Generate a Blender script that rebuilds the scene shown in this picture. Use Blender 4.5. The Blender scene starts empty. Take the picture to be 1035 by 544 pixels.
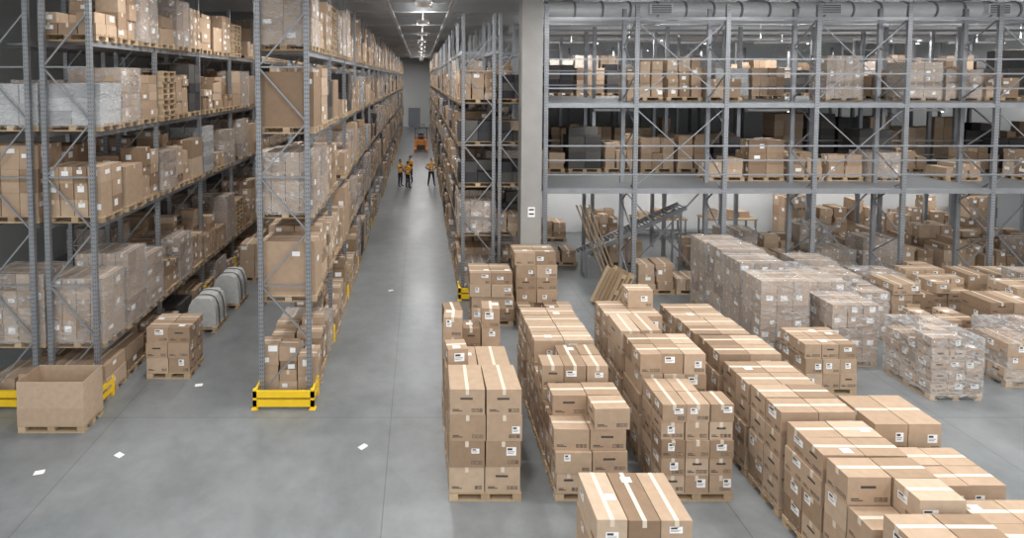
import bpy, math, random
from mathutils import Vector, Matrix, noise
scene=bpy.context.scene
R=random.Random(7)

# ------------------------------------------------------------ materials
def newmat(name):
    m=bpy.data.materials.new(name); m.use_nodes=True
    nt=m.node_tree; b=nt.nodes['Principled BSDF']
    return m,nt,b
def simple(name,col,rough=.5,metal=0.0,spec=.5,emit=0,noise_amt=.08,nscale=6):
    m,nt,b=newmat(name)
    n=nt.nodes
    tc=n.new('ShaderNodeTexCoord'); nz=n.new('ShaderNodeTexNoise'); nz.inputs['Scale'].default_value=nscale
    nz.inputs['Detail'].default_value=4
    nt.links.new(tc.outputs['Object'],nz.inputs['Vector'])
    mx=n.new('ShaderNodeMixRGB'); mx.inputs[1].default_value=(*[c*(1-noise_amt) for c in col],1); mx.inputs[2].default_value=(*[min(1,c*(1+noise_amt)) for c in col],1)
    nt.links.new(nz.outputs['Fac'],mx.inputs[0]); nt.links.new(mx.outputs[0],b.inputs['Base Color'])
    b.inputs['Roughness'].default_value=rough; b.inputs['Metallic'].default_value=metal
    b.inputs['Specular IOR Level'].default_value=spec
    return m
def island_mat(name,cols,rough=.75,bump=.1,nscale=9):
    m,nt,b=newmat(name); n=nt.nodes; l=nt.links
    g=n.new('ShaderNodeNewGeometry'); tc=n.new('ShaderNodeTexCoord')
    nz=n.new('ShaderNodeTexNoise'); nz.inputs['Scale'].default_value=nscale; nz.inputs['Detail'].default_value=5
    l.new(tc.outputs['Object'],nz.inputs['Vector'])
    r=n.new('ShaderNodeValToRGB'); e=r.color_ramp.elements
    e[0].position=0; e[0].color=(*cols[0],1); e[1].position=1; e[1].color=(*cols[-1],1)
    for i,c in enumerate(cols[1:-1]):
        q=e.new((i+1)/(len(cols)-1)); q.color=(*c,1)
    l.new(g.outputs['Random Per Island'],r.inputs[0])
    m2=n.new('ShaderNodeMixRGB'); m2.blend_type='MULTIPLY'; m2.inputs[0].default_value=.28
    l.new(r.outputs[0],m2.inputs[1]); l.new(nz.outputs['Fac'],m2.inputs[2])
    l.new(m2.outputs[0],b.inputs['Base Color'])
    bp=n.new('ShaderNodeBump'); bp.inputs['Strength'].default_value=bump; bp.inputs['Distance'].default_value=.02
    l.new(nz.outputs['Fac'],bp.inputs['Height']); l.new(bp.outputs[0],b.inputs['Normal'])
    b.inputs['Roughness'].default_value=rough; b.inputs['Specular IOR Level'].default_value=.3
    return m
M_card=island_mat('cardboard',[(.27,.18,.115),(.40,.28,.185),(.47,.335,.23),(.49,.355,.245),(.58,.44,.32)])
M_tape=simple('packing_tape',(.66,.57,.46),.35)
M_label=simple('paper_label',(.85,.85,.84),.6,noise_amt=.03)
M_ink=simple('printed_ink',(.06,.05,.045),.7)
M_wood=island_mat('pallet_wood',[(.36,.25,.15),(.62,.47,.31)],.8,.2,14)
M_steel=simple('galvanised_steel',(.27,.28,.295),.42,.4,noise_amt=.25,nscale=3)
M_slot=simple('upright_slot_shadow_metal',(.05,.055,.06),.8)
M_white=island_mat('white_packed_goods',[(.34,.35,.36),(.66,.67,.66)],.6)
M_dark=island_mat('dark_packed_goods',[(.03,.03,.035),(.13,.12,.11)],.6)
M_yellow=simple('safety_yellow_paint',(.88,.58,.02),.4,noise_amt=.12)
M_conc=simple('concrete_column',(.30,.29,.275),.85,noise_amt=.16,nscale=2)
M_deck=simple('steel_decking',(.24,.25,.26),.6,.2)
def film():
    m,nt,b=newmat('stretch_film'); n=nt.nodes; l=nt.links
    tc=n.new('ShaderNodeTexCoord'); mp=n.new('ShaderNodeMapping'); mp.inputs['Scale'].default_value=(3,3,7); mp.inputs['Rotation'].default_value=(.3,.25,0)
    nz=n.new('ShaderNodeTexNoise'); nz.inputs['Scale'].default_value=1.6; nz.inputs['Detail'].default_value=5; nz.inputs['Distortion'].default_value=1.6
    l.new(tc.outputs['Object'],mp.inputs[0]); l.new(mp.outputs[0],nz.inputs['Vector'])
    rp=n.new('ShaderNodeMapRange'); rp.inputs['From Min'].default_value=.40; rp.inputs['From Max'].default_value=.70
    rp.inputs['To Min'].default_value=.13; rp.inputs['To Max'].default_value=.58
    l.new(nz.outputs['Fac'],rp.inputs['Value'])
    b.inputs['Base Color'].default_value=(.66,.67,.68,1); b.inputs['Roughness'].default_value=.15
    b.inputs['Specular IOR Level'].default_value=.8
    bp=n.new('ShaderNodeBump'); bp.inputs['Strength'].default_value=.8; bp.inputs['Distance'].default_value=.06
    l.new(nz.outputs['Fac'],bp.inputs['Height']); l.new(bp.outputs[0],b.inputs['Normal'])
    tr=n.new('ShaderNodeBsdfTransparent'); mx=n.new('ShaderNodeMixShader')
    l.new(rp.outputs[0],mx.inputs[0]); l.new(tr.outputs[0],mx.inputs[1]); l.new(b.outputs[0],mx.inputs[2])
    l.new(mx.outputs[0],n['Material Output'].inputs['Surface'])
    return m
M_film=film()
MATS=[M_card,M_tape,M_label,M_ink,M_wood,M_film,M_steel,M_slot,M_white,M_dark,M_yellow,M_conc,M_deck]
CARD,TAPE,LABEL,INK,WOOD,FILM,STEEL,SLOT,WHITE,DARK,YEL,CONC,DECK=range(13)

# ------------------------------------------------------------ mesh builder
class MB:
    def __init__(s): s.v=[]; s.f=[]; s.m=[]
    def quad(s,a,b,c,d,m):
        i=len(s.v); s.v+= [a,b,c,d]; s.f.append((i,i+1,i+2,i+3)); s.m.append(m)
    def box(s,x0,x1,y0,y1,z0,z1,m,T=None):
        i=len(s.v)
        p=[(x0,y0,z0),(x1,y0,z0),(x1,y1,z0),(x0,y1,z0),(x0,y0,z1),(x1,y0,z1),(x1,y1,z1),(x0,y1,z1)]
        if T is not None: p=[tuple(T@Vector(q)) for q in p]
        s.v+=p
        for q in ((0,3,2,1),(4,5,6,7),(0,1,5,4),(1,2,6,5),(2,3,7,6),(3,0,4,7)):
            s.f.append(tuple(i+k for k in q)); s.m.append(m)
    def bar(s,p0,p1,a,b,m):
        p0=Vector(p0);p1=Vector(p1);d=(p1-p0);L=d.length;d.normalize()
        up=Vector((0,0,1)) if abs(d.z)<.95 else Vector((0,1,0))
        sx=d.cross(up).normalized(); sy=sx.cross(d).normalized()
        T=Matrix(((d.x,sx.x,sy.x,p0.x),(d.y,sx.y,sy.y,p0.y),(d.z,sx.z,sy.z,p0.z),(0,0,0,1)))
        s.box(0,L,-a/2,a/2,-b/2,b/2,m,T)
    def cyl(s,p0,p1,r,m,n=14,r2=None):
        if r2 is None: r2=r
        p0=Vector(p0);p1=Vector(p1);d=(p1-p0).normalized()
        up=Vector((0,0,1)) if abs(d.z)<.95 else Vector((0,1,0))
        sx=d.cross(up).normalized(); sy=sx.cross(d).normalized()
        i=len(s.v)
        for k in range(n):
            a=2*math.pi*k/n; o=sx*math.cos(a)+sy*math.sin(a)
            s.v.append(tuple(p0+o*r)); s.v.append(tuple(p1+o*r2))
        for k in range(n):
            a=i+2*k;b=i+2*((k+1)%n)
            s.f.append((a,b,b+1,a+1)); s.m.append(m)
        s.f.append(tuple(i+2*k for k in range(n))); s.m.append(m)
        s.f.append(tuple(i+2*k+1 for k in reversed(range(n)))); s.m.append(m)
    def build(s,name,mats=None,smooth=False,parent=None,origin=None):
        me=bpy.data.meshes.new(name)
        if origin is not None:
            o=Vector(origin); s.v=[(a-o.x,b-o.y,c-o.z) for a,b,c in s.v]
        me.from_pydata(s.v,[],s.f)
        mats=mats or MATS
        used=sorted(set(s.m)); mp={u:i for i,u in enumerate(used)}
        for u in used: me.materials.append(mats[u])
        me.polygons.foreach_set('material_index',[mp[x] for x in s.m])
        if smooth: me.polygons.foreach_set('use_smooth',[True]*len(s.f))
        me.update()
        ob=bpy.data.objects.new(name,me); scene.collection.objects.link(ob)
        if origin is not None: ob.location=origin
        if parent: ob.parent=parent
        return ob

def carton(mb,x0,y0,z0,w,d,h,yaw=0,det=1,rng=R,mat=CARD,along=None):
    cx,cy=x0+w/2,y0+d/2
    T=Matrix.Translation((cx,cy,z0))@Matrix.Rotation(yaw,4,'Z')
    mb.box(-w/2,w/2,-d/2,d/2,0,h,mat,T)
    def q(pts,m): mb.quad(*[tuple(T@Vector(p)) for p in pts],m)
    if mat!=CARD and mat!=WHITE: return
    e=.002
    lx=(w>=d) if along is None else along
    t=.028
    if lx:
        q([(-w/2,-t,h+e),(w/2,-t,h+e),(w/2,t,h+e),(-w/2,t,h+e)],TAPE)
        if det:
            for sx in(-1,1):
                x=sx*(w/2+e); q([(x,-t,h-.09),(x,t,h-.09),(x,t,h),(x,-t,h)],TAPE)
    else:
        q([(-t,-d/2,h+e),(t,-d/2,h+e),(t,d/2,h+e),(-t,d/2,h+e)],TAPE)
        if det: q([(-t,-d/2-e,h-.09),(t,-d/2-e,h-.09),(t,-d/2-e,h),(-t,-d/2-e,h)],TAPE)
    if det==0: return
    if det>1 and rng.random()<.2:
        lw=.14; u=rng.uniform(-w/2+.02,w/2-lw-.02); v=rng.uniform(-d/2+.02,d/2-.12)
        q([(u,v,h+.003),(u+lw,v,h+.003),(u+lw,v+.1,h+.003),(u,v+.1,h+.003)],LABEL)
    for face in ('f','l','r'):
        W=w if face=='f' else d
        def P(u,v,o=e):
            if face=='f': return (-W/2+u,-d/2-o,v)
            if face=='l': return (-w/2-o,W/2-u,v)
            return (w/2+o,-W/2+u,v)
        def rect(u0,u1,v0,v1,m,o=e): q([P(u0,v0,o),P(u1,v0,o),P(u1,v1,o),P(u0,v1,o)],m)
        k=rng.random()
        if k<(.55 if det>1 else .42):
            lw=min(W*.5,rng.uniform(.10,.2)); lh=min(h*.5,rng.uniform(.08,.15))
            u=rng.uniform(.03,W-lw-.02) if W-lw>.06 else .02; v=rng.uniform(h*.3,h-lh-.03) if h-lh>.1 else .02
            rect(u,u+lw,v,v+lh,LABEL)
            if det>1:
                rect(u+.015,u+lw*.6,v+lh*.62,v+lh*.88,INK,.003)
                rect(u+.015,u+lw*.85,v+lh*.42,v+lh*.48,INK,.003)
                rect(u+.015,u+lw*.7,v+lh*.25,v+lh*.31,INK,.003)
        if det>1 and k>.1:
            s=.05; v=h*.1+.01
            for j in range(rng.choice([2,3,3])):
                u=W*.93-s-(s+.012)*j
                if u<.02: break
                rect(u,u+s,v,v+s*1.15,INK,.0015); rect(u+.008,u+s-.008,v+.008,v+s*1.15-.008,CARD,.0025)
                rect(u+s*.4,u+s*.6,v+.014,v+s*.9,INK,.0035)
            if k>.5:
                rect(W*.08,W*.08+min(.16,W*.3),v+.01,v+.024,INK); rect(W*.08,W*.08+min(.11,W*.2),v+.034,v+.048,INK)
            if k>.75: rect(W*.3,W*.3+min(.2,W*.4),h*.6,h*.6+.035,INK)

def pallet(mb,x0,y0,z,W,D):
    lx=W>=D
    L,S=(W,D) if lx else (D,W)
    def bx(a0,a1,b0,b1,c0,c1):
        if lx: mb.box(x0+a0,x0+a1,y0+b0,y0+b1,z+c0,z+c1,WOOD)
        else: mb.box(x0+b0,x0+b1,y0+a0,y0+a1,z+c0,z+c1,WOOD)
    for b in (0,S/2-.072,S-.145): bx(0,L,b,b+.145,.0,.022)
    for a in (0,L/2-.072,L-.145):
        for b in (0,S/2-.05,S-.1): bx(a,a+.145,b,b+.1,.022,.10)
        bx(a,a+.145,0,S,.10,.122)
    for i in range(5):
        b=(S-.13)*i/4; bx(0,L,b,b+.13,.122,.144)

def shell(mb,x0,x1,y0,y1,z0,z1,n=5,amp=.012,mat=FILM,rng=R):
    def grid(o,u,v,nu,nv,nor):
        i=len(mb.v)
        for a in range(nu+1):
            for b in range(nv+1):
                p=Vector(o)+Vector(u)*(a/nu)+Vector(v)*(b/nv)
                edge=(a in(0,nu)) or (b in (0,nv))
                if not edge: p+=Vector(nor)*rng.uniform(-amp,amp)
                mb.v.append(tuple(p))
        for a in range(nu):
            for b in range(nv):
                k=i+a*(nv+1)+b
                mb.f.append((k,k+nv+1,k+nv+2,k+1)); mb.m.append(mat)
    X,Y,Z=x1-x0,y1-y0,z1-z0
    grid((x0,y0,z0),(X,0,0),(0,0,Z),n,n,(0,-1,0)); grid((x1,y0,z0),(0,Y,0),(0,0,Z),n,n,(1,0,0))
    grid((x1,y1,z0),(-X,0,0),(0,0,Z),n,n,(0,1,0)); grid((x0,y1,z0),(0,-Y,0),(0,0,Z),n,n,(-1,0,0))
    grid((x0,y0,z1),(X,0,0),(0,Y,0),n,n,(0,0,1))

def gridload(mb,x0,y0,z,W,D,H,nx,ny,nz,rng,det=1,mat=CARD,drop=0,jit=.012,along=None,extra=0,vary=False):
    bh=H/nz
    for k in range(nz):
        nx2,ny2,al=nx,ny,along
        if vary and rng.random()<.45: nx2,ny2,al=rng.choice([(3,2,False),(2,2,True),(2,1,False),(3,1,False)])
        bw,bd=W/nx2,D/ny2
        sx=rng.uniform(-jit,jit); sy=rng.uniform(-jit,jit)
        for i in range(nx2):
            for j in range(ny2):
                if k>=nz-1 and rng.random()<drop: continue
                g=rng.uniform(.004,.012)
                carton(mb,x0+i*bw+g+sx,y0+j*bd+g+sy+rng.uniform(-jit,jit)*.5,z+k*bh,bw-2*g,bd-2*g,bh-.003,rng.uniform(-.012,.012)*(2.5 if vary else 1),det,rng,mat,al)
    bw,bd=W/nx,D/ny
    for e in range(extra):
        i=rng.randrange(nx); j=rng.randrange(ny)
        carton(mb,x0+i*bw+.02,y0+j*bd+.01,z+nz*bh,bw*.92,bd*.95,bh*rng.uniform(.7,1),rng.uniform(-.12,.12),det,rng,mat,along)

def load(mb,x0,y0,z,W,D,H,style,rng,pal=True,det=1):
    if pal: pallet(mb,x0,y0,z,W,D); z+=.144; H-=.144
    if style=='none': return
    if style=='empties':
        for i in range(min(8,int(H/.15))): pallet(mb,x0+rng.uniform(-.02,.02),y0+rng.uniform(-.01,.01),z+i*.146,W,D)
        return
    if style=='single':
        carton(mb,x0+.02,y0+.02,z,W-.04,D-.04,H,0,det,rng)
        return
    if style in('grid','wrapped'):
        s=rng.choice([.3,.4,.4,.6]); nx=max(1,round(W/s)); s=rng.choice([.27,.4,.4,.6]); ny=max(1,round(D/s))
        nz=max(1,round(H/rng.choice([.22,.3,.4,.5])))
        gridload(mb,x0,y0,z,W,D,H,nx,ny,nz,rng,det,drop=rng.choice([0,0,.3]) if style=='grid' else 0)
        if style=='wrapped': shell(mb,x0-.015,x0+W+.015,y0-.015,y0+D+.015,z-.06,z+H+.012,4 if det<2 else 8,.015,rng=rng)
    elif style=='white':
        nx,ny,nz=rng.choice([2,3]),rng.choice([1,2]),max(1,round(H/rng.choice([.15,.25,.4])))
        gridload(mb,x0,y0,z,W,D,H,nx,ny,nz,rng,0,mat=WHITE)
        shell(mb,x0-.015,x0+W+.015,y0-.015,y0+D+.015,z-.06,z+H+.012,4,.02,rng=rng)
    elif style=='dark':
        gridload(mb,x0,y0,z,W,D,H,2,2,max(1,round(H/.3)),rng,0,mat=DARK,drop=.3)
    elif style=='mixed':
        nx=rng.choice([2,3]); ny=rng.choice([1,2,2])
        for i in range(nx):
            for j in range(ny):
                zz=0; bw=W/nx; bd=D/ny
                top=H*rng.uniform(.5,1)
                while zz<top-.12:
                    h=min(rng.uniform(.16,.5),top-zz)
                    f=rng.uniform(.8,.98); g=rng.uniform(.8,.98)
                    carton(mb,x0+i*bw+bw*(1-f)/2,y0+j*bd+bd*(1-g)/2,z+zz,bw*f,bd*g,h-.003,rng.uniform(-.05,.05),det,rng)
                    zz+=h

# ------------------------------------------------------------ racks
ZT=9.35
def post(mb,x,y,z0,z1,w=.10,d=.08,slots=True):
    mb.box(x-w/2,x+w/2,y-d/2,y+d/2,z0,z1,STEEL)
    mb.box(x-w/2-.03,x+w/2+.03,y-d/2-.03,y+d/2+.03,z0,z0+.012,STEEL)
    if slots:
        z=z0+.1
        while z<z1-.05:
            for o in(-.024,.024):
                mb.quad((x+o-.009,y-d/2-.002,z),(x+o+.009,y-d/2-.002,z),(x+o+.009,y-d/2-.002,z+.03),(x+o-.009,y-d/2-.002,z+.03),SLOT)
            for sx in(-1,1):
                xx=x+sx*(w/2+.002)
                mb.quad((xx,y-.009,z),(xx,y+.009,z),(xx,y+.009,z+.03),(xx,y-.009,z+.03),SLOT)
            z+=.09
def frame_brace(mb,x0,x1,y,z0,z1,step=1.15):
    z=z0+.25; k=0
    mb.bar((x0,y,z),(x1,y,z),.03,.032,STEEL)
    while z+step<z1:
        a,b=(x0,x1) if k%2==0 else (x1,x0)
        mb.bar((a,y,z),(b,y,z+step),.03,.032,STEEL)
        if k%2: mb.bar((x0,y,z+step),(x1,y,z+step),.03,.032,STEEL)
        z+=step;k+=1
BAY=2.8
def rack(name,gname,x0,x1,Y0,nb,levels,rng,forced={},styles=None,aisle='r',emptyp=.09,zt=ZT,skip=()):
    mb=MB(); gb=MB()
    for b in range(nb+1):
        y=Y0+b*BAY
        near=y<24
        for x in(x0+.05,x1-.05): post(mb,x,y,0,zt,slots=near)
        frame_brace(mb,x0+.05,x1-.05,y,0,zt)
        if b>0:
            x=x1 if aisle=='r' else x0
            sgn=1 if aisle=='r' else -1
            mb.box(min(x+sgn*.01,x+sgn*.06),max(x+sgn*.01,x+sgn*.06),y-.08,y+.08,0,.42,YEL)
    for b in range(nb):
        ya=Y0+b*BAY+.04; yb=ya+BAY-.08
        for z in levels:
            for x in(x0+.02,x1-.07):
                mb.box(x,x+.05,ya,yb,z-.12,z,STEEL)
            for yy in(ya+.7,ya+1.9): mb.box(x0+.07,x1-.07,yy,yy+.04,z-.05,z-.01,STEEL)
        for li,z in enumerate([0]+levels):
            nxt=(levels+[ZT+.35])[li]
            gap=nxt-z-.12
            if (b,li) in skip: continue
            for p in range(3):
                f=forced.get((b,li,p))
                if f: st,h,pal=f
                else:
                    if rng.random()<emptyp: continue
                    st=rng.choice(styles); h=min(gap-.12,rng.uniform(.5,1.0)*min(gap-.1,1.85)); pal=True
                if h<.3: continue
                W=1.2; cx=(x0+x1)/2
                y=ya+.06+p*.905
                load(gb,cx-W/2+rng.uniform(-.03,.05)*(1 if aisle=='r' else -1),y,z+.001,W,.8,h,st,rng,pal,1 if y<30 else 0)
    a=mb.build(name); g=gb.build(gname)
    return a,g
ST=['grid','grid','mixed','mixed','wrapped','wrapped','wrapped','mixed','single','mixed','grid','wrapped','mixed','white','empties','dark']
rA=random.Random(11)
fA={(0,1,0):('wrapped',1.5,True),(0,1,1):('wrapped',1.75,True),(0,1,2):('wrapped',1.4,True),
    (0,2,0):('grid',1.2,True),(0,2,1):('single',1.05,True),(0,2,2):('mixed',1.5,True),
    (1,1,0):('mixed',1.5,True),(1,1,1):('wrapped',1.3,True),
    (0,3,0):('white',1.0,True),(0,3,1):('wrapped',1.35,True),(0,3,2):('grid',1.2,True),
    (0,4,0):('grid',.6,True),(0,4,1):('mixed',1.3,True),(0,4,2):('wrapped',1.2,True),(0,0,0):('grid',.75,True),(0,0,1):('mixed',.85,True),(0,0,2):('mixed',.8,True)}
LA=[1.15,3.85,5.8,7.7]
rack('pallet_rack','racked_pallet_goods',-7.87,-6.8,11.5,20,LA,rA,fA,ST)
rack('pallet_rack','racked_pallet_goods',-9.17,-8.1,11.5,16,LA,random.Random(4),{(0,3,0):('white',1.0,True),(0,1,0):('wrapped',1.6,True),(0,1,1):('mixed',1.6,True)},ST,'l')
LB=[2.15,3.95,5.75,7.5]
fB={(0,0,0):('mixed',1.35,True),(0,1,0):('single',1.3,True),(0,2,0):('wrapped',1.4,True),(0,3,0):('single',1.3,True),(0,4,0):('wrapped',1.25,True),
    (0,1,1):('grid',1.4,True),(0,0,1):('mixed',1.3,True),(0,3,1):('grid',1.4,True)}
rack('pallet_rack','racked_pallet_goods',-3.41,-2.31,11.5,22,LB,random.Random(5),fB,ST)
LC=[1.95,3.5,4.8,6.14,7.8]
sk={(b,5) for b in range(9)}
rack('pallet_rack','racked_pallet_goods',1.28,2.33,17.2,20,LC,random.Random(9),{(0,2,0):('dark',.8,True),(0,3,0):('dark',.8,True),(0,1,0):('wrapped',1.1,True),(0,4,0):('mixed',1.2,True)},ST+['dark','dark'],'l',zt=8.9,skip=sk)
rack('pallet_rack','racked_pallet_goods',2.42,3.4,17.2,6,LC,random.Random(19),{(0,2,0):('dark',.8,True),(0,3,0):('dark',.7,True),(0,4,0):('dark',.9,True)},ST+['dark','dark'],'r',zt=8.9,skip=sk)

def guard(x0,x1,y):
    mb=MB()
    for z in(.06,.25): mb.box(x0,x1,y-.05,y,z,z+.14,YEL)
    for x in(x0,x1-.08):
        mb.box(x,x+.08,y-.05,y+.03,0,.42,YEL); mb.box(x-.03,x+.11,y-.08,y+.06,0,.012,YEL)
        for z in(.10,.28): mb.box(x+.01,x+.06,y+.03,y+.45,z,z+.10,YEL)
        mb.box(x,x+.08,y+.45,y+.53,0,.42,YEL)
    mb.build('rack_end_guard',origin=((x0+x1)/2,y,0))
guard(-3.50,-2.22,11.32); guard(-7.97,-6.7,11.32); guard(-9.27,-8.0,11.32); guard(1.18,2.38,17.0)

# ------------------------------------------------------------ floor stock pallets
def stock(name,x0,y0,W,D,H,nx,ny,nz,seed,det=2,drop=0,extra=0,film=False,along=True,pal=True,jit=.012,vary=False):
    rng=random.Random(seed); mb=MB()
    z=0
    if pal: pallet(mb,x0,y0,0,W,D); z=.144
    gridload(mb,x0,y0,z,W,D,H-z,nx,ny,nz,rng,det,drop=drop,jit=jit,along=along,extra=extra,vary=vary)
    if film: shell(mb,x0-.015,x0+W+.015,y0-.015,y0+D+.015,.06,H+.015,10,.016,rng=rng)
    return mb.build(name,origin=(x0+W/2,y0+D/2,0))
N='pallet_of_cartons'
stock(N,.47,8.75,1.18,.8,1.87,2,1,4,1,along=False)
stock(N,.45,9.68,1.18,.8,1.75,3,2,4,2,drop=.45,extra=1,vary=True)
stock(N,.45,10.6,1.18,.8,1.85,3,2,4,3,drop=.4,extra=3,along=False,vary=True)
stock(N,2.2,8.75,1.18,.8,1.55,2,2,4,4,drop=.35,jit=.035,vary=True)
stock(N,2.2,9.67,1.18,.8,1.78,2,2,4,5,jit=.035,drop=.25,vary=True)
stock(N,2.2,10.57,1.18,.8,1.8,2,2,4,6,jit=.03)
stock(N,2.2,11.47,1.18,.8,1.75,2,2,4,7,jit=.03)
stock(N,2.18,6.65,1.2,.85,1.42,3,1,3,8,along=False)
stock(N,3.92,8.75,1.18,.8,1.62,3,2,5,9,along=False,drop=.15)
stock(N,3.92,9.67,1.18,.8,2.0,3,2,5,10,drop=.4,vary=True,jit=.025)
stock(N,3.92,10.57,1.18,.8,2.0,2,2,4,11,drop=.3,jit=.03,vary=True)
stock(N,3.92,11.47,1.18,.8,1.9,2,2,4,12,extra=1,jit=.03)
for i,(y,h) in enumerate([(4.85,1.62),(5.74,1.6),(6.63,1.68),(7.52,1.64),(8.41,1.7),(9.3,1.66),(10.19,1.72),(11.4,1.55),(12.3,1.5)]):
    stock(N,5.62 if y<11 else 5.74,y,1.18,.8,h,2,2,4,20+i,drop=.1 if i%3 else .0,jit=.02)
for i,(y,h) in enumerate([(6.3,1.35),(7.4,1.3),(8.35,1.55)]):
    stock(N,7.05,y,1.05,.8,h,2,2 if i<2 else 1,3,40+i,jit=.02)
stock(N,8.4,11.8,1.12,.85,1.12,3,2,3,50,jit=.025)
stock('shrink_wrapped_pallet',10.95,11.6,1.1,1.2,1.35,3,3,5,51,film=True,drop=.25)
for i in range(4):
    stock('shrink_wrapped_pallet',8.35,13.35+i*.9,1.18,.8,[1.95,2.1,2.15,2.1][i],3,2,6,60+i,det=1,film=True)
for i in range(3):
    stock('shrink_wrapped_pallet',9.85,13.0+i*1.0,1.1,.85,[1.5,1.7,1.6][i],3,2,5,70+i,det=1,film=True,drop=.15)
    stock('shrink_wrapped_pallet',11.2,14.3+i*.92,1.1,.8,[1.3,1.4,1.5][i],3,2,4,75+i,det=1,film=True,drop=.2)
for i,(x,y,h,nx,nz,f) in enumerate([(12.9,14.9,1.3,3,4,0),(14.25,15.1,1.25,3,4,0),(12.9,15.85,1.2,3,4,1),(14.25,16.05,1.3,2,3,0),(12.6,13.4,.95,3,4,0),(14.3,13.6,1.3,2,4,0),(13.1,12.1,1.3,2,4,1),
     (15.65,14.3,1.4,2,4,0),(15.65,15.6,1.3,3,3,0),(17.05,15.2,1.4,3,4,1),(14.6,12.2,1.3,3,4,0),(17.1,16.15,1.1,3,4,0),(16.9,13.8,1.2,2,4,1),(18.5,15.6,1.3,2,4,0),(18.6,14.4,1.2,2,3,0)]):
    stock('shrink_wrapped_pallet' if f else N,x,y,1.18,.8,h,nx,2,nz,80+i,drop=.25,film=bool(f),jit=.03,vary=True)
stock(N,1.4,15.2,1.2,.8,1.5,2,2,4,100,drop=.2,vary=True,jit=.03); stock(N,2.7,15.58,1.2,.78,1.95,2,2,5,101,vary=True,jit=.03)
stock(N,2.7,14.9,1.5,.55,.6,4,1,2,102,drop=.3)
rg=random.Random(33)
def mixedstock(x0,y0,W,D,H,style,seed,name=N):
    mb=MB(); load(mb,x0,y0,0,W,D,H,style,random.Random(seed),True,1); mb.build(name,origin=(x0+W/2,y0+D/2,0))
for i,(x,y,h) in enumerate([(6.95,17.45,1.15),(8.2,17.45,.5),(7.0,20.2,.9),(4.6,20.2,.6),(9.75,18.8,1.3),(11.05,18.8,.9),(12.5,18.9,1.2),(13.85,18.9,1.0),(15.3,18.9,1.4),(16.6,18.9,1.1),(18.1,18.9,1.4),(19.5,18.9,1.2),(20.9,18.9,1.3),(9.8,20.1,1.2),(11.2,20.2,1.3),(12.6,20.1,1.2),(14.0,20.2,1.5),(15.6,20.2,1.5),(17.0,20.2,1.2),(18.4,20.2,1.5),(19.8,20.2,1.4),(21.4,20.2,1.6),(5.0,23.2,1.3),(7.2,23.3,1.4),(15.4,23.2,1.9),(16.9,23.2,1.6),(18.4,23.2,1.9),(20.0,23.2,1.7),(21.6,23.2,2.0),(23.2,23.2,1.9)]):
    mixedstock(x,y,1.2,.8,h,rg.choice(['mixed','grid','mixed','wrapped']) if i!=0 else 'mixed',200+i)
stock(N,-6.3,12.45,1.0,.8,1.2,2,2,3,300)
mixedstock(-6.15,18.6,1.0,.8,1.3,'grid',301); mixedstock(-6.15,20.4,1.0,.8,1.2,'mixed',302)
def dome(x,y,w,d,h,seed):
    mb=MB(); pallet(mb,x-w/2,y-d/2,0,w,d); rng=random.Random(seed)
    n=18
    rings=[]
    for j in range(7):
        yy=y-d/2+.04+(d-.08)*j/6
        i0=len(mb.v)
        for k in range(n+1):
            a=math.pi*k/n
            hx=math.copysign(abs(math.cos(a))**.55,math.cos(a))*(w/2-.02); hz=(math.sin(a)**.6)*h
            rr=1+rng.uniform(-.02,.02)
            mb.v.append((x+hx*rr,yy,.15+hz*rr))
        rings.append(i0)
    for j in range(6):
        for k in range(n):
            a=rings[j]+k;b=rings[j+1]+k; mb.f.append((a,a+1,b+1,b)); mb.m.append(WHITE)
    for r in(rings[0],rings[-1]): mb.f.append(tuple(range(r,r+n+1))); mb.m.append(WHITE)
    for yy in(y-d*.2,y+d*.2): 
        for k in range(n):
            a=math.pi*k/n;b=math.pi*(k+1)/n
            def pp(a): return (x+math.copysign(abs(math.cos(a))**.55,math.cos(a))*(w/2),yy,.15+(math.sin(a)**.6)*h*1.02)
            mb.bar(pp(a),pp(b),.03,.01,DARK)
    mb.build('wrapped_goods_bundle',origin=(x,y,0))
dome(-5.95,15.2,.8,.9,.8,1); dome(-5.85,16.8,.8,.9,.85,2)
mb=MB(); x0,x1,y0,y1=-7.85,-6.55,10.5,11.15
pallet(mb,x0,y0,0,x1-x0,y1-y0)
t=.012; zt=1.02
mb.box(x0,x1,y0,y0+t,.144,zt,CARD); mb.box(x0,x1,y1-t,y1,.144,zt,CARD); mb.box(x0,x0+t,y0+t,y1-t,.144,zt,CARD); mb.box(x1-t,x1,y0+t,y1-t,.144,zt,CARD); mb.box(x0+t,x1-t,y0+t,y1-t,.144,.16,CARD)
mb.box(x0-.004,x1+.004,y0-.004,y0,.144,.5,CARD)
mb.build('open_cardboard_bin',origin=((x0+x1)/2,(y0+y1)/2,0))
for (x,y,a) in [(-6.69,9.42,.3),(-5.53,9.87,-.5),(-1.08,10.1,.8),(-5.0,12.2,.2),(-.97,17.8,.4)]:
    mb=MB(); mb.box(-.08,.08,-.055,.055,.001,.004,LABEL); mb.box(-.04,.08,-.055,.015,.004,.007,LABEL,Matrix.Rotation(.3,4,'Z'))
    o=mb.build('paper_scrap'); o.location=(x,y,0); o.rotation_euler=(0,0,a)

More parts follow.
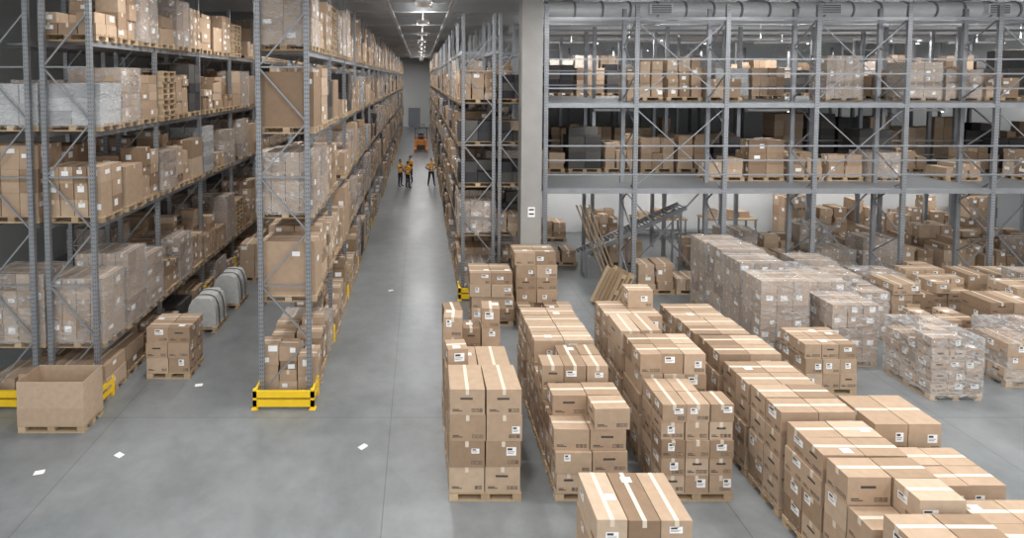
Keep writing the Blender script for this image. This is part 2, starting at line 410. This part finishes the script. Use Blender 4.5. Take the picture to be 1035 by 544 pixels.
# ------------------------------------------------------------ mezzanine
mz=MB(); X0=3.9; XE=29.1; nb=9; ZM=3.45; ZU=6.14
YF=17.2
for k in range(nb+1):
    x=X0+k*2.8
    for y in (YF,YF+1.1,21.4,22.5):
        post(mz,x,y,0,9.2 if y<20 else 8.9,.13,.09,slots=(y==YF))
    z=.3;s=0
    while z<8.3:
        a,b=(YF,YF+1.1) if s%2==0 else (YF+1.1,YF)
        mz.bar((x,a,z),(x,b,z+.85),.03,.04,STEEL); z+=.85;s+=1
for z in (ZM,ZU):
    for y in (YF-.03,YF+1.07,21.4,22.5):
        mz.box(X0,XE,y,y+.06,z-.13,z,STEEL)
    mz.box(X0,XE,YF+.03,24.6 if z<4 else 39,z,z+.02,DECK)
    for h in(.45,.9,1.35): mz.box(X0,XE,YF-.06,YF-.02,z+h,z+h+.045,STEEL)
    for h in(.5,1.05): mz.box(X0,XE,21.3,21.34,z+h,z+h+.05,STEEL)
    for yy in [19.5,23.5]+([27,31,35] if z>4 else []): mz.box(X0,XE,yy,yy+.1,z-.2,z,STEEL)
for z in(8.72,): 
    for y in(YF,YF+1.1,21.4): mz.box(X0,XE,y-.03,y+.03,z,z+.09,STEEL)
for k in (1,3,5,7):
    x=X0+k*2.8
    for za,zb in((ZM+.05,6.0),(6.2,8.7)):
        mz.bar((x,YF+.06,za),(x+2.8,YF+.06,zb),.02,.03,STEEL); mz.bar((x+2.8,YF+.07,za),(x,YF+.07,zb),.02,.03,STEEL)
for k in(1,3,5):
    x=X0+k*2.8
    mz.bar((x,YF+1.15,.2),(x+2.8,YF+1.15,3.3),.02,.05,STEEL); mz.bar((x+2.8,YF+1.17,.2),(x,YF+1.17,3.3),.02,.05,STEEL)
for k in range(nb+1):
    x=X0+k*2.8
    for y in(26.5,31,35.5): mz.box(x-.06,x+.06,y-.06,y+.06,0,8.9,STEEL)
mz.build('mezzanine_rack_structure')
gm=MB(); rg=random.Random(77)
def rowgoods(xa,xb,y,z,hmin,hmax,styles,empty=.1,det=1):
    x=xa
    while x+1.2<xb:
        if rg.random()>empty: load(gm,x,y,z+.021,1.2,.8,rg.uniform(hmin,hmax),rg.choice(styles),rg,True,det)
        x+=1.33
rowgoods(9.7,29,18.5,ZM,.7,1.4,['mixed','mixed','grid','single','wrapped','mixed'],.1)
rowgoods(4.1,29,20.2,ZM,.9,1.7,['mixed','dark','grid','mixed'],.15,0)
rowgoods(4.1,29,23.0,ZM,1.0,2.0,['mixed','dark','grid','mixed'],.1,0)
rowgoods(6.9,29,18.5,ZU,.7,1.7,['mixed','grid','mixed','wrapped','mixed','mixed'],.2)
rowgoods(4.1,29,20.2,ZU,.9,1.9,['mixed','white','grid','dark','mixed'],.2,0)
rowgoods(4.1,29,24.0,ZU,1.0,2.1,['mixed','dark','grid','wrapped','white'],.1,0)
rowgoods(4.1,29,29.0,ZU,1.2,2.1,['mixed','grid','wrapped'],.15,0)
gm.build('mezzanine_stored_goods')

mb=MB()
a=Vector((5.6,19.0,.75)); b=Vector((9.2,19.0,2.45))
for dy in(0,.6): mb.bar(a+Vector((0,dy,0)),b+Vector((0,dy,0)),.05,.14,STEEL)
for i in range(30):
    p=a.lerp(b,(i+.5)/30); mb.cyl(p+Vector((0,.02,.03)),p+Vector((0,.58,.03)),.025,STEEL,8)
for t in(.05,.5,.95):
    p=a.lerp(b,t)
    for dy in(0,.6): mb.box(p.x-.03,p.x+.03,p.y+dy-.03,p.y+dy+.03,0,p.z,STEEL)
mb.build('inclined_roller_conveyor')
def leanpallet(x,y,tilt,yaw,name='leaning_pallet'):
    mb=MB(); pallet(mb,-.6,-.4,0,1.2,.8)
    o=mb.build(name); o.rotation_euler=(0,tilt,yaw); 
    o.location=(x,y,.6*abs(math.sin(tilt))+.01); return o
leanpallet(5.75,16.55,-1.05,.3); leanpallet(6.0,16.55,-1.05,.3)
mb=MB()
for i in range(4):
    mb.bar((6.3+i*.15,18.55+i*.03,0.02),(5.3+i*.15,18.65+i*.03,2.6),.2,.03,WOOD)
mb.build('leaning_timber_boards')
def table(x,y,w=2.2):
    mb=MB(); mb.box(x,x+w,y,y+.8,.86,.92,WOOD)
    for xx in(x+.03,x+w-.09):
        for yy in(y+.03,y+.71): mb.box(xx,xx+.06,yy,yy+.06,0,.86,STEEL)
    mb.box(x+.05,x+w-.05,y+.06,y+.72,.25,.29,STEEL)
    for i in range(3): carton(mb,x+.2+i*.65,y+.2,.92,.45,.35,R.uniform(.2,.4),R.uniform(-.2,.2),1)
    mb.build('packing_table',origin=(x+w/2,y+.4,0))
table(9.2,23.4); table(12.2,23.4)

mb=MB(); mb.box(3.02,3.62,16.5,17.05,0,10.2,CONC)
mb.box(3.23,3.44,16.491,16.5,2.75,3.05,LABEL); mb.box(3.26,3.41,16.486,16.49,2.95,3.0,INK); mb.box(3.26,3.41,16.486,16.49,2.82,2.87,INK)
mb.box(3.62,3.66,16.6,16.7,0,10.2,STEEL)
mb.build('concrete_column')
mb=MB()
DZ=9.22
mb.cyl((3.5,18.9,DZ),(31.5,18.9,DZ),.29,0,28)
x=4.2
while x<31:
    mb.cyl((x,18.9,DZ),(x+.06,18.9,DZ),.32,1,28); x+=.93
for x in(7.6,13.2,18.8,24.4):
    mb.box(x,x+.75,18.45,18.7,DZ-.17,DZ+.17,0)
    for i in range(5): mb.box(x+.05,x+.70,18.435,18.45,DZ-.14+i*.06,DZ-.11+i*.06,2)
x=5.5
while x<31:
    mb.box(x,x+.02,18.89,18.91,DZ+.25,10.2,1); x+=2.8
mb.build('ventilation_duct',mats=[simple('duct_zinc',(.82,.83,.84),.4,.05),M_steel,M_slot],smooth=False)
mb=MB()
for (y,z,r) in((20.5,9.4,.09),(25,9.1,.2),(32,9.2,.2)): mb.cyl((4,y,z),(31.5,y,z),r,0,14)
for x in(5,9,13,17,21,25,29):
    for (y,z) in((20.5,9.4),(25,9.25),(32,9.35)): mb.box(x,x+.02,y-.01,y+.01,z,10.2,0)
mb.build('ceiling_pipes',mats=[simple('pipe_grey',(.6,.6,.6),.4,.1)])

# ------------------------------------------------------------ room
def floor_mat():
    m,nt,b=newmat('polished_concrete'); n=nt.nodes; l=nt.links
    g=n.new('ShaderNodeNewGeometry')
    n1=n.new('ShaderNodeTexNoise'); n1.inputs['Scale'].default_value=.33; n1.inputs['Detail'].default_value=9; n1.inputs['Roughness'].default_value=.6; n1.inputs['Distortion'].default_value=.6
    n2=n.new('ShaderNodeTexNoise'); n2.inputs['Scale'].default_value=2.2; n2.inputs['Detail'].default_value=10; n2.inputs['Roughness'].default_value=.65
    l.new(g.outputs['Position'],n1.inputs['Vector']); l.new(g.outputs['Position'],n2.inputs['Vector'])
    cr=n.new('ShaderNodeValToRGB'); e=cr.color_ramp.elements
    e[0].position=.3; e[0].color=(.175,.187,.192,1); e[1].position=.7; e[1].color=(.27,.283,.287,1)
    l.new(n1.outputs['Fac'],cr.inputs[0])
    c2=n.new('ShaderNodeValToRGB'); e=c2.color_ramp.elements
    e[0].position=.25; e[0].color=(.76,.76,.75,1); e[1].position=.7; e[1].color=(1.0,1.0,1.0,1)
    l.new(n2.outputs['Fac'],c2.inputs[0])
    mm=n.new('ShaderNodeMixRGB'); mm.blend_type='MULTIPLY'; mm.inputs[0].default_value=1
    l.new(cr.outputs[0],mm.inputs[1]); l.new(c2.outputs[0],mm.inputs[2])
    br=n.new('ShaderNodeTexBrick'); br.offset=0; br.inputs['Scale'].default_value=1; br.inputs['Brick Width'].default_value=5.6; br.inputs['Row Height'].default_value=5.6
    br.inputs['Mortar Size'].default_value=.009; br.inputs['Mortar Smooth'].default_value=.2
    br.inputs['Color1'].default_value=(1,1,1,1); br.inputs['Color2'].default_value=(.94,.94,.95,1); br.inputs['Mortar'].default_value=(.6,.6,.6,1)
    mp=n.new('ShaderNodeMapping'); mp.inputs['Location'].default_value=(.6,0.2,0); l.new(g.outputs['Position'],mp.inputs[0]); l.new(mp.outputs[0],br.inputs['Vector'])
    m3=n.new('ShaderNodeMixRGB'); m3.blend_type='MULTIPLY'; m3.inputs[0].default_value=1
    l.new(mm.outputs[0],m3.inputs[1]); l.new(br.outputs['Color'],m3.inputs[2]); l.new(m3.outputs[0],b.inputs['Base Color'])
    rr=n.new('ShaderNodeMapRange'); rr.inputs['From Min'].default_value=.3; rr.inputs['From Max'].default_value=.7; rr.inputs['To Min'].default_value=.28; rr.inputs['To Max'].default_value=.42
    l.new(n1.outputs['Fac'],rr.inputs['Value']); l.new(rr.outputs[0],b.inputs['Roughness'])
    b.inputs['Specular IOR Level'].default_value=.42
    return m
wallm=simple('painted_wall_panel',(.62,.63,.63),.7,noise_amt=.04)
ceilm=simple('ceiling_panel',(.62,.63,.64),.8,noise_amt=.05)
XL,XR,YB,YN=-14,32,80,-12
def slab(name,x0,x1,y0,y1,z0,z1,m):
    mb=MB(); mb.box(x0,x1,y0,y1,z0,z1,0); return mb.build(name,mats=[m])
slab('floor',XL,XR,YN,YB,-.2,0,floor_mat())
slab('ceiling',XL,XR,YN,YB,10.2,10.4,ceilm)
slab('wall_left',XL-.2,XL,YN,YB,0,10.2,wallm)
slab('wall_right',XR,XR+.2,YN,YB,0,10.2,wallm)
slab('wall_far',XL,XR,YB,YB+.2,0,10.2,wallm)
slab('wall_storage',3.6,XR,24.7,24.85,0,3.2,simple('white_wall',(.74,.75,.75),.7,noise_amt=.03))
slab('wall_mezzanine',3.6,XR,40,40.2,0,10.2,wallm)
mb=MB(); mb.box(-1.6,-.2,79.9,79.99,0,2.6,0); mb.box(-1.75,-1.6,79.88,79.99,0,2.75,1); mb.box(-.2,-.05,79.88,79.99,0,2.75,1); mb.box(-1.75,-.05,79.88,79.99,2.6,2.75,1)
mb.build('door_1',mats=[simple('door_grey',(.25,.27,.3),.5),M_steel])
mb=MB()
y=-10
while y<80:
    mb.box(XL,XR,y,y+.25,9.75,10.2,0); y+=5.6
y=-10
while y<80:
    mb.box(XL,XR,y+.9,y+.98,10.05,10.2,0); y+=1.4
for x in(-5.6,-1.2,1.2,5.2,12,19,26): mb.box(x-.06,x+.06,YN,YB,9.62,9.75,0)
mb.build('ceiling_beams',mats=[simple('beam_grey',(.40,.41,.42),.6,noise_amt=.06)])

# ------------------------------------------------------------ luminaires
hous=simple('luminaire_housing',(.7,.7,.7),.5)
K=.76
def lum(x,y,z,lx,ly,W,up=0):
    mb=MB(); mb.box(-lx/2-.03,lx/2+.03,-ly/2-.03,ly/2+.03,.0,.08,0)
    mb.box(-.01,.01,-.01,.01,.08,max(.1,10.2-z) if z>7 else .2,0)
    for sx in(-1,1): mb.box(sx*(lx/2+.03)-.01,sx*(lx/2+.03)+.01,-ly/2-.03,ly/2+.03,-.03,.0,0)
    o=mb.build('ceiling_luminaire',mats=[hous]); o.location=(x,y,z)
    def lamp(n,W,zz,flip):
        ld=bpy.data.lights.new(n,'AREA'); ld.shape='RECTANGLE'; ld.size=lx; ld.size_y=ly; ld.energy=W*K; ld.color=(1,.99,.98)
        lo=bpy.data.objects.new(n,ld); scene.collection.objects.link(lo); lo.parent=o; lo.location=(0,0,zz)
        if flip: lo.rotation_euler=(math.pi,0,0)
    lamp('lamp',W,-.012,False)
    if up: lamp('ceiling_fill',W*up,.095,True)  # added upward fill that lifts the ceiling and duct, not a seen lamp
for i,y in enumerate(range(-6,78,6)):
    lum(0.1,y,9.3,.45,1.3,240,.3 if i>3 else 0)
    lum(-5.0,y,9.45,.5,1.2,230)
for y in (-6,-1,4,9,14):
    for x in (5.5,11,17,24): lum(x,y,9.3,1.6,.5,295,.3 if y==14 else 0)
for y in (-6,0,6): lum(-10.5,y,9.5,.5,1.2,240)
for x in (7.6,13,18.2,23.7,28): lum(x,28,8.7,2.6,.18,190,.4); lum(x+1,22.9,8.5,2.6,.18,150,.4); lum(x,35,8.7,2.6,.18,150)
for x in (6.5,10.5,14.5,18.5,22.5): lum(x,22.8,3.1,1.5,.12,85)  # fill lamps added under the deck to brighten the white wall
for x in (7,12.5,18,24): lum(x,19.9,5.75,1.5,.12,40)
w=bpy.data.worlds.new('w'); scene.world=w; w.use_nodes=True
w.node_tree.nodes['Background'].inputs[0].default_value=(.93,.965,1,1); w.node_tree.nodes['Background'].inputs[1].default_value=1.4

# ------------------------------------------------------------ people
skin=simple('skin',(.55,.34,.25),.5,noise_amt=.04); hair=simple('dark_hair',(.03,.022,.018),.6); navy=simple('navy_workwear',(.025,.03,.045),.8)
vest=simple('hi_vis_orange_vest',(.95,.42,.03),.6,emit=0); refl=simple('reflective_band',(.75,.78,.7),.3); boot=simple('black_boots',(.02,.02,.02),.5); eye=simple('eye_white',(.8,.8,.8),.3)
PM=[skin,hair,navy,vest,refl,boot,eye]
def skinned(verts,edges,radii,roots,name,sub=1):
    me=bpy.data.meshes.new(name); me.from_pydata(verts,edges,[]); ob=bpy.data.objects.new(name,me); scene.collection.objects.link(ob)
    ob.modifiers.new('s','SKIN'); 
    sv=me.skin_vertices[0].data
    for i,r in enumerate(radii): sv[i].radius=r if isinstance(r,tuple) else (r,r)
    for i in roots: sv[i].use_root=True
    sm=ob.modifiers.new('u','SUBSURF'); sm.levels=sub; sm.render_levels=sub
    dg=bpy.context.evaluated_depsgraph_get(); dg.update()
    nm=bpy.data.meshes.new_from_object(ob.evaluated_get(dg)); bpy.data.objects.remove(ob)
    o=bpy.data.objects.new(name,nm); scene.collection.objects.link(o)
    for p in nm.polygons: p.use_smooth=True
    return o
def ell(mb,c,r,m,n=12,zmin=-1,rot=None):
    i0=len(mb.v)
    for a in range(n+1):
        th=math.pi*a/n
        for b in range(n):
            ph=2*math.pi*b/n
            mb.v.append((c[0]+r[0]*math.sin(th)*math.cos(ph),c[1]+r[1]*math.sin(th)*math.sin(ph),c[2]+r[2]*max(zmin,math.cos(th))))
    for a in range(n):
        for b in range(n):
            k=i0+a*n+b;k2=i0+a*n+(b+1)%n
            mb.f.append((k,k+n,k2+n,k2)); mb.m.append(m)
def worker(x,y,yaw,armL,armR,stance=.1,scale=1.0):
    root=bpy.data.objects.new('warehouse_worker',None); scene.collection.objects.link(root)
    J={'pel':(0,0,.96),'wst':(0,0,1.1),'ch':(0,0,1.3),'nb':(0,.0,1.47),'nt':(0,-.01,1.56)}
    Rr={'pel':(.15,.11),'wst':(.14,.10),'ch':(.17,.12),'nb':(.075,.07),'nt':(.05,.055)}
    E=[('pel','wst'),('wst','ch'),('ch','nb'),('nb','nt')]
    for s,arm,sg in(('L',armL,1),('R',armR,-1)):
        J['sh'+s]=(sg*.185,0,1.415);Rr['sh'+s]=(.06,.065)
        J['el'+s]=arm[0];Rr['el'+s]=(.045,.045); J['wr'+s]=arm[1];Rr['wr'+s]=(.03,.028)
        J['hp'+s]=(sg*.095,0,.88);Rr['hp'+s]=(.092,.1)
        J['kn'+s]=(sg*(.1+stance*.5),-.02,.5);Rr['kn'+s]=(.062,.065)
        J['an'+s]=(sg*(.1+stance),.02,.1);Rr['an'+s]=(.043,.048)
        J['to'+s]=(sg*(.12+stance),-.15,.045);Rr['to'+s]=(.045,.042)
        E+=[('ch','sh'+s),('sh'+s,'el'+s),('el'+s,'wr'+s),('pel','hp'+s),('hp'+s,'kn'+s),('kn'+s,'an'+s),('an'+s,'to'+s)]
    keys=list(J); idx={k:i for i,k in enumerate(keys)}
    o=skinned([J[k] for k in keys],[(idx[a],idx[b]) for a,b in E],[Rr[k] for k in keys],[0],'body',2)
    for m in PM: o.data.materials.append(m)
    def segd(p,a,b):
        a=Vector(a);b=Vector(b);t=max(0,min(1,(p-a).dot(b-a)/(b-a).length_squared)); return (p-a-(b-a)*t).length
    for p in o.data.polygons:
        c=p.center; e=min(E,key=lambda e:segd(c,J[e[0]],J[e[1]]))
        k=e[1][:2]
        if k=='nt': mi=0
        elif k=='wr': mi=2
        elif k=='el': mi=3
        elif k in('hp','kn'): mi=2
        elif k=='an': mi=2 if c.z>.16 else 5
        elif k=='to': mi=5
        else: mi=3
        if k in('wst','ch','nb','sh') and c.z<.9: mi=2
        if k=='hp' and c.z>.93: mi=3
        if mi==3 and k!='el' and (1.08<c.z<1.13 or 1.24<c.z<1.28): mi=4
        p.material_index=mi
    o.parent=root
    mb=MB(); hc=(0,-.02,1.645)
    ell(mb,hc,(.076,.095,.115),0,16)
    ell(mb,(0,-.005,1.665),(.083,.1,.108),1,16,zmin=-.15)
    mb.cyl((0,-.105,1.655),(0,-.132,1.625),.008,0,8,.016)
    for s in(-1,1):
        ell(mb,(s*.078,-.01,1.64),(.012,.022,.032),0,8)
        ell(mb,(s*.03,-.101,1.65),(.013,.009,.008),6,8); ell(mb,(s*.03,-.108,1.65),(.006,.005,.006),1,6)
    mb.box(-.024,.024,-.112,-.1,1.594,1.602,1)
    h=mb.build('head',mats=PM,smooth=True,parent=root)
    for s,arm,sg in(('l',armL,1),('r',armR,-1)):
        w=Vector(arm[1]); d=(w-Vector(arm[0])).normalized(); side=d.cross(Vector((1,0,0)) if abs(d.x)<.8 else Vector((0,0,1))).normalized(); nrm=side.cross(d)
        V=[w,w+d*.045,w+d*.085];ED=[(0,1),(1,2)];RA=[(.025,.018),(.036,.016),(.038,.014)];RT=[0]
        for i,(off,L) in enumerate([(-.030,.065),(-.010,.075),(.010,.072),(.028,.055)]):
            b=w+d*.085+side*off; k=len(V)
            V+= [b,b+d*L*.5+nrm*.006,b+d*L*.92+nrm*.022]; ED+=[(k,k+1),(k+1,k+2)]; RA+=[.0095,.009,.0075]; RT.append(k)
        b=w+d*.03-side*.03; k=len(V); V+=[b,b+d*.03-side*.025,b+d*.06-side*.032]; ED+=[(k,k+1),(k+1,k+2)]; RA+=[.011,.0105,.009]; RT.append(k)
        ho=skinned([tuple(v) for v in V],ED,RA,RT,'hand_'+s,1); ho.data.materials.append(skin); ho.parent=root
    root.location=(x,y,.005); root.rotation_euler=(0,0,yaw); root.scale=(scale,)*3
hipL=((.36,.06,1.18),(.19,-.04,1.03)); hipR=((-.36,.06,1.18),(-.19,-.04,1.03))
dnL=((.25,.02,1.14),(.27,-.08,.90)); dnR=((-.25,.02,1.14),(-.27,-.08,.90))
ptR=((-.30,-.16,1.25),(-.27,-.42,1.32)); foldL=((.25,-.04,1.15),(.05,-.24,1.18))
try:
    worker(-1.30,35.3,.9,dnL,ptR,.03,1.0)
    worker(-.68,36.6,-.7,foldL,dnR,.05,1.03)
    worker(.70,35.5,.2,hipL,hipR,.1,1.03)
    worker(-.80,34.7,2.4,dnL,dnR,.04,.98)
except Exception as ex:
    print('WORKER ERR',ex)

# reach truck
mb=MB(); tx,ty=.05,53
OR=simple('truck_orange',(.85,.28,.03),.4); TM=[OR,M_dark,M_steel,M_yellow]
mb.box(tx-.6,tx+.6,ty,ty+1.2,.15,1.05,0); mb.box(tx-.6,tx+.6,ty+.9,ty+1.3,1.05,1.3,0)
for s in(-1,1):
    mb.box(tx+s*.52-.09,tx+s*.52+.09,ty-1.3,ty+.2,.08,.34,0)
    mb.cyl((tx+s*.52-.06,ty-1.15,.13),(tx+s*.52+.06,ty-1.15,.13),.13,1); mb.cyl((tx+s*.45-.08,ty+.9,.17),(tx+s*.45+.08,ty+.9,.17),.17,1)
    mb.box(tx+s*.32-.05,tx+s*.32+.05,ty-.25,ty-.1,.1,2.6,2)
    mb.box(tx+s*.2-.06,tx+s*.2+.06,ty-1.35,ty-.25,.12,.17,2)
    for yy in(ty+.05,ty+1.15): mb.box(tx+s*.55-.03,tx+s*.55+.03,yy-.03,yy+.03,1.0,2.15,1)
for z in(.4,1.4,2.5): mb.box(tx-.37,tx+.37,ty-.22,ty-.14,z,z+.1,2)
mb.box(tx-.4,tx+.4,ty-.3,ty-.25,.15,.6,1)
for i in range(6): mb.box(tx-.58,tx+.58,ty+.02+i*.22,ty+.07+i*.22,2.13,2.18,1)
for s in(-1,1): mb.box(tx+s*.58-.03,tx+s*.58+.03,ty,ty+1.2,2.12,2.18,1)
mb.box(tx-.25,tx+.25,ty+.5,ty+.95,1.05,1.15,1); mb.box(tx-.25,tx+.25,ty+.85,ty+.95,1.15,1.6,1)
mb.cyl((tx,ty+.3,1.0),(tx,ty+.25,1.3),.03,1)
mb.build('reach_truck',mats=TM,origin=(tx,ty,0))

# ------------------------------------------------------------ camera
cd=bpy.data.cameras.new('camera'); cam=bpy.data.objects.new('camera',cd); scene.collection.objects.link(cam)
cam.location=(0,0,6.9); cam.rotation_euler=(math.radians(90-2.6),0,0)
cd.sensor_width=36; cd.lens=560/1035*36; cd.shift_x=.0894; cd.shift_y=-.161; cd.clip_end=300
scene.camera=cam
scene.view_settings.view_transform='Standard'
